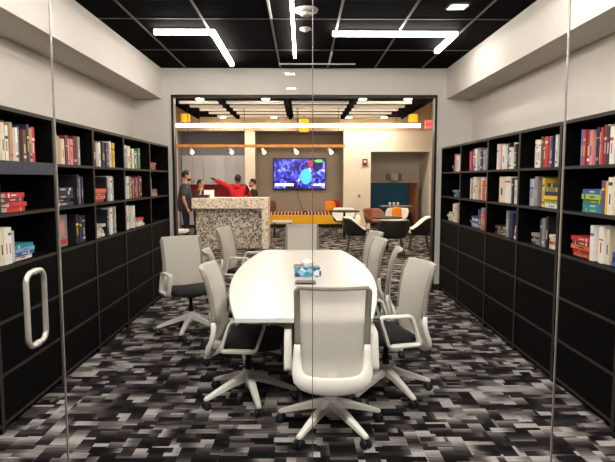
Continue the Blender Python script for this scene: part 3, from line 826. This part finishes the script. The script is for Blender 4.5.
# bench
bn = thing('yellow_bench', 'long golden yellow bench with a striped red seat edge under the television', 'bench', (.05, 18.75, 0))
MB().box(-1.36, -.35, 0, 1.2, .45, .12).build('plinth', M['dark'], bn)
MB().box(-1.42, -.45, .121, 1.24, .5, .43, bevel=.02).build('base', M['yellow'], bn)
MB().box(-1.42, -.44, .431, 1.24, .5, .50, bevel=.015).build('seat_pad', M['stripe'], bn)
def cushion(label, x, y, z, m_, w, h, tilt=0, rz=0, cat='cushion', group='cushions on the yellow bench'):
    o = MB().ell((0, 0, h/2), w/2, .07, h/2, n=16).build('cushion', m_)
    for v in o.data.vertices:
        v.co.x = math.copysign(w/2*(abs(v.co.x)/(w/2))**.6, v.co.x); q = (v.co.z-h/2)/(h/2); v.co.z = h/2+math.copysign(h/2*abs(q)**.6, q)
    o.location = (x, y, z); o.rotation_euler = (R(tilt), 0, rz); return tag(o, label, cat, group)
cushion('brown striped cushion at the left end of the yellow bench', -1.04, 18.72, .505, M['stripev'], .36, .40, -10)
cushion('orange cushion propped at the right end of the yellow bench', .95, 18.62, .505, M['orange'], .38, .38, -12, R(10))
cushion('red cushion at the right end of the yellow bench behind the orange one', 1.10, 18.85, .505, M['redfab'], .34, .40, -12)
tag(MB().box(-.0, 18.5, .502, .16, 18.62, .545, bevel=.01).build('remote_control', M['blackpaint']), 'small black remote control lying on the bench under the television', 'remote control')
# low white table in front of the bench
lt = thing('coffee_table', 'low white coffee table in front of the yellow bench', 'table', (-.55, 15.6, 0))
MB().box(-.28, -.3, .40, .28, .3, .44, bevel=.008).build('tabletop', M['tabletop'], lt)
for x in (-.22, .22):
    for y in (-.24, .24): MB().tube([(x, y, 0), (x, y, .3995)], .014).build('leg', M['blackmetal'], lt)

# mosaic counter
co = thing('mosaic_counter', 'bar height counter clad in grey and white mosaic beyond the doorway', 'counter', (-1.65, 13.2, 0))
MB().box(-.80, -.28, 0, .73, .38, .925).build('base', M['mosaic'], co)
MB().box(-.87, -.40, .926, .874, .45, 1.165, bevel=.004).build('countertop', M['mosaiclit'], co)
MB().box(.732, -.40, 0, .874, .45, .9255).build('end_panel', M['mosaiclit'], co)
tag(MB().box(-2.50, 12.95, 1.1655, -2.17, 13.25, 1.235, bevel=.006).build('tray', M['traywood']), 'dark brown tray on the left end of the mosaic counter', 'tray')
lp = thing('laptop', 'open white laptop standing on the mosaic counter', 'laptop', (-2.22, 13.45, 1.1655), R(10))
MB().box(-.12, -.09, 0, .12, .11, .016, bevel=.004).build('keyboard_base', M['whiteplastic'], lp)
m = MB(); m.loft([[(-.12, .09, .017), (.12, .09, .017), (.12, .102, .017), (-.12, .102, .017)], [(-.12, .14, .17), (.12, .14, .17), (.12, .152, .17), (-.12, .152, .17)]], smooth=False); m.build('display', M['paper'], lp)

# kitchen wall
kc = MB()
for i in range(6):
    x0 = -3.96+i*.357
    t_ = thing('wall_cabinet', '%s pale grey wall cabinet over the red backsplash' % (ORD[i]+' from left'), 'cabinet', (x0+.178, 18.97, 1.42), 0, 'pale grey wall cabinets')
    MB().box(-.177, -.36, 0, .177, 0, .95).build('body', M['cabinet'], t_)
    d_ = MB().box(-.172, -.381, .004, .172, -.361, .946, bevel=.002).build('door', M['cabinet'], t_)
    xx = .14 if i % 2 == 0 else -.14
    MB().tube([(xx, -.395, .05), (xx, -.395, .19)], .007).build('handle', M['greymetal'], d_)
for i in range(3):
    x0 = -3.96+i*.714
    t_ = thing('base_cabinet', '%s pale grey base cabinet under the kitchen worktop' % ('left', 'middle', 'right')[i], 'cabinet', (x0+.357, 18.97, 0), 0, 'pale grey base cabinets')
    MB().box(-.355, -.6, .1, .355, 0, .88).build('body', M['cabinet'], t_); MB().box(-.355, -.55, 0, .355, 0, .0995).build('plinth', M['dark'], t_)
    for s in (-1, 1):
        d_ = MB().box(s*.177-.172, -.62, .11, s*.177+.172, -.601, .87).build('door', M['cabinet'], t_); MB().tube([(s*.04, -.632, .6), (s*.04, -.632, .76)], .007).build('handle', M['greymetal'], d_)
tag(MB().box(-3.975, 18.33, .885, -1.825, 18.93, .925, bevel=.004).build('worktop', M['whiteplastic']), 'white worktop along the kitchen wall under the cabinets', 'worktop')
tag(MB().box(-3.975, 18.935, .885, -1.825, 18.975, 1.415).build('backsplash', M['redtile']), 'red backsplash between kitchen worktop and pale grey wall cabinets', 'backsplash')
cm_ = thing('coffee_machine', 'dark low coffee machine on the kitchen worktop before the red backsplash', 'coffee machine', (-2.2, 18.6, .9255))
MB().box(-.2, -.15, 0, .2, .15, .1, bevel=.01).build('base', M['blackmetal'], cm_); MB().box(-.2, -.02, .101, .2, .15, .27, bevel=.02).build('body', M['blackmetal'], cm_); MB().tube([(0, -.08, .14), (0, -.08, .2), (0, 0, .2)], .018).build('spout', M['steel'], cm_)

# right end: alarm, booth niche
fa = thing('fire_alarm', 'small red fire alarm on the cream wall beside the booth niche', 'fire alarm', (2.01, 17.999, 2.14))
MB().box(-.08, -.05, -.12, .08, 0, .10, bevel=.008).build('housing', M['alarm'], fa); MB().box(-.09, -.0, -.13, .09, .0008, .11).build('wall_mount', M['whiteplastic'], fa); MB().box(-.04, -.065, -.02, .04, -.0505, .05, bevel=.005).build('strobe', M['whiteplastic'], fa)
th_ = thing('wall_thermostat', 'tiny grey thermostat plate on the cream wall below the fire alarm', 'thermostat', (1.84, 17.999, 1.06))  # small wall thermostat, a plate with one button
MB().box(-.035, -.012, -.05, .035, 0, .05, bevel=.003).build('plate', M['sensor'], th_); MB().box(-.012, -.018, -.02, .012, -.0125, .02).build('button', M['greymetal'], th_)
bo = thing('booth_bench', 'tall backed teal booth bench with wooden end panel inside the niche', 'bench', (3.15, 19.2, 0))
MB().box(-.94, .28, 0, .55, .38, 1.47, bevel=.01).build('backrest', M['teal'], bo)
MB().box(-.93, -.3, .32, .55, .279, .47, bevel=.02).build('seat', M['dark'], bo); MB().box(-.93, -.25, 0, .55, .27, .3195).build('base', M['dark'], bo)
m = MB(); m.loft([[(.551, .38, 0), (.551, .38, 1.47), (.70, -.28, 1.47), (.70, -.28, 0)], [(.60, .39, 0), (.60, .39, 1.47), (.75, -.28, 1.47), (.75, -.28, 0)]], smooth=False); m.build('end_panel', M['brown'], bo)
bt = thing('booth_table', 'narrow grey topped table in front of the teal booth bench', 'table', (3.05, 18.2, 0))
MB().box(-.5, -.3, .71, .5, .3, .74, bevel=.005).build('tabletop', M['sensor'], bt); MB().lathe([(0, .016), (.04, .016), (.04, .7095), (0, .7095)]).build('pedestal', M['blackmetal'], bt); MB().lathe([(0, 0), (.25, 0), (.24, .0155), (0, .0155)]).build('base', M['blackmetal'], bt)
for lab, x in (('leftmost of three small white cups on the booth table', 2.86), ('middle one of three small white cups on the booth table', 2.99), ('rightmost of three small white cups on the booth table', 3.12)):
    MBc = MB().lathe([(0, 0), (.03, 0), (.042, .10), (.038, .10), (.027, .006), (0, .006)], n=14); c_ = tag(MBc.build('cup', M['whiteplastic']), lab, 'cup', 'white cups on the booth table'); c_.location = (x, 18.2, .7405)
sn = thing('wall_sconce', 'wall sconce with white shade between dark plates above the teal booth', 'wall lamp', (3.2, 19.599, 1.66))
MB().box(-.28, -.03, -.12, .28, 0, .12, bevel=.004).build('backplate', M['chairtaupe'], sn); MB().lathe([(0, -.12), (.13, -.12), (.13, .12), (0, .12)], (0, -.17)).build('shade', M['lamp'], sn)

# café group: tub chairs and tables
def make_tub():
    t_ = thing('tub_chair', '', 'tub chair')
    def ringp(zf):
        out = []
        return out
    n = 20
    def prof(k, off):      # wrap-around shell, open to +X
        a = R(50+260*k/n); q_ = max(0, (abs(k/n-.5)-.2)/.3); hgt = .75-.27*(q_*q_*(3-2*q_))
        return a, hgt
    def shell(rad_off, z0, m_, nm):
        m = MB(); bm = m.bm; cols = []
        for k in range(n+1):
            a, hgt = prof(k, 0); col = []
            for i in range(7):
                u = i/6; z = z0+(hgt-z0)*u; r = (.235+.085*u**.8)+rad_off
                col.append(bm.verts.new((r*math.cos(a), r*1.04*math.sin(a), z+(.014*u if rad_off < 0 else 0))))
            cols.append(col)
        for k in range(n):
            for i in range(6):
                f = bm.faces.new((cols[k][i], cols[k+1][i], cols[k+1][i+1], cols[k][i+1])); f.smooth = True
        bmesh.ops.recalc_face_normals(bm, faces=bm.faces)
        r = bmesh.ops.solidify(bm, geom=list(bm.faces), thickness=.011)
        return m.build(nm, m_, t_)
    shell(.014, .37, M['blackpaint'], 'outer_shell'); shell(-.003, .395, M['whiteplastic'], 'inner_shell')
    MB().lathe([(0, .37), (.22, .37), (.232, .39), (0, .39)], n=24).build('seat_pan', M['blackpaint'], t_)
    MB().lathe([(0, .391), (.222, .391), (.236, .42), (.22, .455), (0, .462)], n=24).build('seat', M['whiteplastic'], t_)
    for sx in (-1, 1):
        for sy in (-1, 1): MB().tube([(sx*.15, sy*.15, .369), (sx*.22, sy*.22, .0)], .011).build('leg', M['blackmetal'], t_)
    return t_
tub = make_tub()
TUBS = [(1.93, 11.75, 86, 'black backed tub chair nearest the doorway, its back to the conference room'),
        (1.22, 12.35, -4, 'black tub chair on the left of the café table, white inside'),
        (2.62, 12.45, 172, 'black tub chair on the right of the café table beside the doorway jamb'),
        (1.20, 16.1, -95, 'white tub chair farther back by the right end of the yellow bench'),
        (2.72, 16.0, -110, 'white tub chair farther back in front of the teal booth'),
        (2.05, 15.75, -60, 'brown seated tub chair farther back between two white ones')]
for i, (x, y, a, lab) in enumerate(TUBS):
    if i == 0: o = tub; o.location = (x, y, 0); o.rotation_euler = (0, 0, R(a)); o['label'] = lab; o['group'] = 'tub chairs in the lounge'
    else: o = dup(tub, (x, y, 0), R(a), lab)
    if i == 5:
        for c in bpy.data.objects:
            if c.parent == o and c.name.split('.')[0] in ('seat', 'inner_shell', 'outer_shell'):
                c.data = c.data.copy(); c.data.materials.clear(); c.data.materials.append(M['brown'])
def cafe_table(label, x, y, r, m_):
    t_ = thing('cafe_table', label, 'table', (x, y, 0), 0, 'café tables in the lounge')
    MB().lathe([(0, .715), (r-.004, .715), (r, .72), (r, .738), (r-.004, .742), (0, .742)], n=36, smooth=False).build('tabletop', m_, t_)
    MB().lathe([(0, .013), (.03, .013), (.03, .7145), (0, .7145)]).build('pedestal', M['blackmetal'], t_); MB().lathe([(0, 0), (.24, 0), (.22, .0125), (0, .0125)], n=28).build('base', M['blackmetal'], t_)
cafe_table('round dark café table ringed by the three nearest tub chairs', 1.93, 12.62, .34, M['dark'])
cafe_table('dark round table farther back beside the yellow bench', 1.15, 15.2, .42, M['dark'])
cushion('pale pointed cushion leaning in the left tub chair', 1.24, 12.345, .468, M['cream'], .28, .34, 0, R(-100), 'cushion', 'cushions on the tub chairs')
cushion('orange cushion standing in the white tub chair before the teal booth', 2.71, 15.97, .468, M['orange'], .28, .34, 0, R(-15), 'cushion', 'cushions on the tub chairs')
so = thing('low_stool', 'low white topped stool beside the standing man in grey', 'stool', (-2.72, 12.35, 0))
MB().box(-.19, -.19, .42, .19, .19, .49, bevel=.015).build('seat', M['whiteplastic'], so)
for sx in (-1, 1):
    for sy in (-1, 1): MB().box(sx*.15-.016, sy*.15-.016, 0, sx*.15+.016, sy*.15+.016, .4195).build('leg', M['blackmetal'], so)

# ------------------------------------------------------------------ people
def skin_mesh(name, chains, m_, parent=None, sub=2):
    """chains: list of lists of (x,y,z,r) or index references; grown with a Skin modifier then frozen"""
    verts, edges, rad = [], [], []; idx = {}
    for ch in chains:
        prev = None
        for (x, y, z, rx, *ry) in ch:
            key = (round(x, 4), round(y, 4), round(z, 4))
            if key not in idx:
                idx[key] = len(verts); verts.append((x, y, z)); rad.append((rx, ry[0] if ry else rx))
            if prev is not None and prev != idx[key]: edges.append((prev, idx[key]))
            prev = idx[key]
    me = bpy.data.meshes.new(name); me.from_pydata(verts, edges, [])
    o = bpy.data.objects.new(name, me); COL.objects.link(o)
    mod = o.modifiers.new('s', 'SKIN'); mod.use_smooth_shade = True
    for i, r in enumerate(rad):
        me.skin_vertices[0].data[i].radius = r
        me.skin_vertices[0].data[i].use_root = (i == 0)
    sb = o.modifiers.new('d', 'SUBSURF'); sb.levels = sub; sb.render_levels = sub
    bpy.context.view_layer.update()
    fm = bpy.data.meshes.new_from_object(o.evaluated_get(bpy.context.evaluated_depsgraph_get()))
    COL.objects.unlink(o); bpy.data.objects.remove(o)
    fm.name = name; fm.materials.clear(); fm.materials.append(m_)
    for p in fm.polygons: p.use_smooth = True; p.material_index = 0
    return fm
def lerp(a, b, t): return tuple(a[i]+(b[i]-a[i])*t for i in range(3))
def person(label, loc, heading, height, skin, hair, shirt, trousers, armR, armL, headyaw=0, bulk=1.0, sleeve=.5, lean=0, hood=False, beard=False):
    """local: facing +X, left is +Y. arm = (elbow xyz, wrist xyz) at unit height 1.75"""
    k = height/1.75
    root = thing('person', label, 'person', loc, heading, 'people at the mosaic counter')
    root.scale = (k, k, k)
    lx = lean
    pel = (0, 0, .96); wai = (.0+lx*.3, 0, 1.10); che = (.01+lx*.7, 0, 1.30); nkb = (.0+lx, 0, 1.47); nk = (.02+lx, 0, 1.53)
    sh = {s: (.0+lx*.95, s*.185, 1.415) for s in (-1, 1)}; hip = {s: (0, s*.09, .92) for s in (-1, 1)}
    kn = {s: (.02, s*.10, .50) for s in (-1, 1)}; an = {s: (-.02, s*.11, .08) for s in (-1, 1)}; toe = {s: (.16, s*.125, .035) for s in (-1, 1)}
    arms = {-1: armR, 1: armL}
    ch = [[(*pel, .13, .12), (*wai, .12, .11), (*che, .15, .115), (*nkb, .07), (*nk, .055), (.03+lx, 0, 1.59, .055)]]
    for s in (-1, 1):
        ch.append([(*pel, .13, .12), (*hip[s], .085), (*lerp(hip[s], kn[s], .5), .075), (*kn[s], .055), (*lerp(kn[s], an[s], .35), .055), (*an[s], .036), (*toe[s], .035)])
        e, w_ = arms[s]
        ch.append([(*che, .15, .115), (*sh[s], .062), (*lerp(sh[s], e, .5), .048), (*e, .038), (*lerp(e, w_, .4), .038), (*w_, .026)])
    fm = skin_mesh('body', ch, skin)
    bm = bmesh.new(); bm.from_mesh(fm)
    # head
    hc = Vector((.035+lx, 0, 1.655)); rot = Matrix.Rotation(headyaw, 4, 'Z')
    def H(x, y, z): return hc+(rot @ Vector((x, y, z)))
    def ell(x, y, z, a, b, c, n=16):
        r = bmesh.ops.create_uvsphere(bm, u_segments=n, v_segments=12, radius=1, matrix=Matrix.Translation(H(x, y, z)) @ rot @ Matrix.Diagonal((a, b, c, 1)))
        for f in {f for v in r['verts'] for f in v.link_faces}: f.smooth = True
    ell(0, 0, .01, .098, .076, .112); ell(.03, 0, -.055, .066, .056, .062)
    ell(.100, 0, -.012, .020, .013, .026); ell(.002, .078, -.005, .018, .010, .03); ell(.002, -.078, -.005, .018, .010, .03)
    ell(.085, 0, -.058, .014, .024, .008)
    # hands
    for s in (-1, 1):
        e, w_ = Vector(arms[s][0]), Vector(arms[s][1]); d = (w_-e).normalized()
        side_ = d.cross(Vector((0, 0, 1)));  side_ = side_.normalized() if side_.length > .1 else Vector((1, 0, 0))
        palm = d.cross(side_).normalized()
        def seg(pts, rads):
            mb2 = MB(); mb2.bm.free(); mb2.bm = bm; mb2.tube(pts, rads, n=8)
        seg([w_-d*.01, w_+d*.03, w_+d*.075, w_+d*.09], [.024, .034, .036, .02])
        for q, ln in ((-.027, .07), (-.009, .082), (.009, .078), (.027, .062)):
            b0 = w_+d*.075+side_*q; b1 = b0+d*ln*.5+palm*.006; b2 = b0+d*ln+palm*.02
            seg([b0, b1, b2], [.0095, .009, .006])
        b0 = w_+d*.025+side_*.03; seg([b0, b0+d*.03+side_*.025, b0+d*.06+side_*.03], [.011, .010, .007])
    bm.to_mesh(fm); bm.free()
    body = bpy.data.objects.new('body', fm); COL.objects.link(body); body.parent = root
    # clothes
    g_ = 1.10
    B = bulk
    top = [[(0, 0, .80, .140*B, .130*B), (0, 0, .90, .152*B, .142*B), (*lerp(pel, wai, .3), .156*B, .145*B), (*wai, .156*B, .142*B), (*che, .180*B, .145*B), (*lerp(che, nkb, .7), .125, .11), (*nkb, .088)]]
    for s in (-1, 1):
        e, w_ = arms[s]; c = [(*che, .180*B, .145*B), (*sh[s], .078*B), (*lerp(sh[s], e, .5), .068*B)]
        if sleeve >= 1: c += [(*e, .058*B), (*lerp(e, w_, .5), .054*B), (*lerp(e, w_, .93), .044)]
        else: c += [(*lerp(sh[s], e, .85), .064*B)]
        top.append(c)
    def obj_from(nm, fm_): o_ = bpy.data.objects.new(nm, fm_); COL.objects.link(o_); o_.parent = root; return o_
    obj_from('shirt', skin_mesh('shirt', top, shirt))
    tr = [[(*lerp(pel, wai, .6), .140, .128), (*pel, .145, .132)]]
    for s in (-1, 1): tr.append([(*pel, .145, .132), (*hip[s], .102), (*lerp(hip[s], kn[s], .5), .09), (*kn[s], .072), (*lerp(kn[s], an[s], .5), .066), (*lerp(kn[s], an[s], .95), .058)])
    obj_from('trousers', skin_mesh('trousers', tr, trousers))
    for s in (-1, 1):
        m = MB(); a_ = an[s]; rings = []
        for x, hw, zt in ((-.075, .03, .09), (-.05, .042, .11), (.02, .045, .11), (.10, .048, .075), (.17, .04, .055), (.205, .02, .04)):
            rings.append([(a_[0]+x, a_[1]-hw, 0), (a_[0]+x, a_[1]+hw, 0), (a_[0]+x, a_[1]+hw, zt*.6), (a_[0]+x, a_[1]+hw*.5, zt), (a_[0]+x, a_[1]-hw*.5, zt), (a_[0]+x, a_[1]-hw, zt*.6)])
        m.loft(rings); m.build('shoe', M['dark'], root)
    m = MB(); r = bmesh.ops.create_uvsphere(m.bm, u_segments=20, v_segments=14, radius=1)
    kill = [v for v in m.bm.verts if (v.co.z < -.1 and v.co.x > -.25) or v.co.z < -.62 or (v.co.x > .72 and v.co.z < .45)]
    bmesh.ops.delete(m.bm, geom=kill, context='VERTS')
    for v in m.bm.verts:
        p = Vector((v.co.x*.107-.004, v.co.y*.086, v.co.z*.112+.022)); v.co = H(*p)
    for f in m.bm.faces: f.smooth = True
    bmesh.ops.solidify(m.bm, geom=list(m.bm.faces), thickness=.012)
    m.build('hair', hair, root)
    if beard:
        m = MB(); p = H(.045, 0, -.085); m.ell(p, .062, .058, .04); m.build('beard', hair, root)
    for s in (-1, 1):
        m = MB(); m.ell(H(.087, s*.032, .008), .012, .014, .009); m.build('eye', M['eye'], root)
    if hood:
        m = MB(); m.ell((-.085+lx, 0, 1.45), .07, .11, .07); m.build('hood', shirt, root)
    return root
hang = lambda s: ((-.03, s*.255, 1.14), (.06, s*.27, .90))
person('man in dark grey short sleeved shirt and jeans standing left of the mosaic counter', (-2.74, 13.18, 0), R(12), 1.77, M['skin'], M['hairdark'], M['greyshirt'], M['jeans'],
       ((-.04, -.27, 1.13), (.05, -.27, .90)), ((-.02, .25, 1.14), (.06, .26, .92)), headyaw=R(6), bulk=1.22, beard=True)
person('person in black leaning on the counter, one hand raised to the face', (-2.62, 14.15, 0), R(-25), 1.56, M['skin'], M['hairdark'], M['blackshirt'], M['jeans'],
       ((.18, -.24, 1.18), (.16, -.08, 1.46)), ((.16, .26, 1.22), (.36, .12, 1.22)), headyaw=R(10), sleeve=.5, lean=.06)
person('person in red hooded sweatshirt pointing one arm out to the left behind the counter', (-1.68, 14.75, 0), R(85), 1.69, M['skindark'], M['hairdark'], M['redshirt'], M['jeans'],
       ((.14, -.30, 1.18), (.3, -.2, 1.10)), ((.06, .42, 1.52), (.10, .66, 1.64)), headyaw=R(-20), bulk=1.3, sleeve=1, hood=True)
person('person with dark hair in black top facing left beside the red sweatshirt', (-1.30, 15.15, 0), R(180), 1.58, M['skin'], M['hairdark'], M['blackshirt'], M['jeans'],
       hang(-1), hang(1), headyaw=R(8), beard=True)

# ------------------------------------------------------------------ world, camera, view
wd = bpy.data.worlds.new('World'); scene.world = wd; wd.use_nodes = True
wd.node_tree.nodes['Background'].inputs[0].default_value = (.9, .85, .8, 1); wd.node_tree.nodes['Background'].inputs[1].default_value = .15
cam = bpy.data.cameras.new('camera'); co_ = bpy.data.objects.new('camera', cam); COL.objects.link(co_)
cam.sensor_width = 36; cam.lens = 560/615*36; cam.clip_start = .05
co_.location = (0, 0, 1.6)
co_.rotation_euler = (math.pi/2-math.atan(52/560), 0, -math.atan(5.5/560))
scene.camera = co_
vs = scene.view_settings
vs.view_transform = 'Standard'; vs.look = 'None'; vs.gamma = 1; vs.use_curve_mapping = False; vs.exposure = 1.45
cy_ = scene.cycles
cy_.max_bounces = 10; cy_.diffuse_bounces = 5; cy_.transparent_max_bounces = 24; cy_.glossy_bounces = 4
cy_.sample_clamp_indirect = 6; cy_.use_denoising = True
print('books', NB[0])
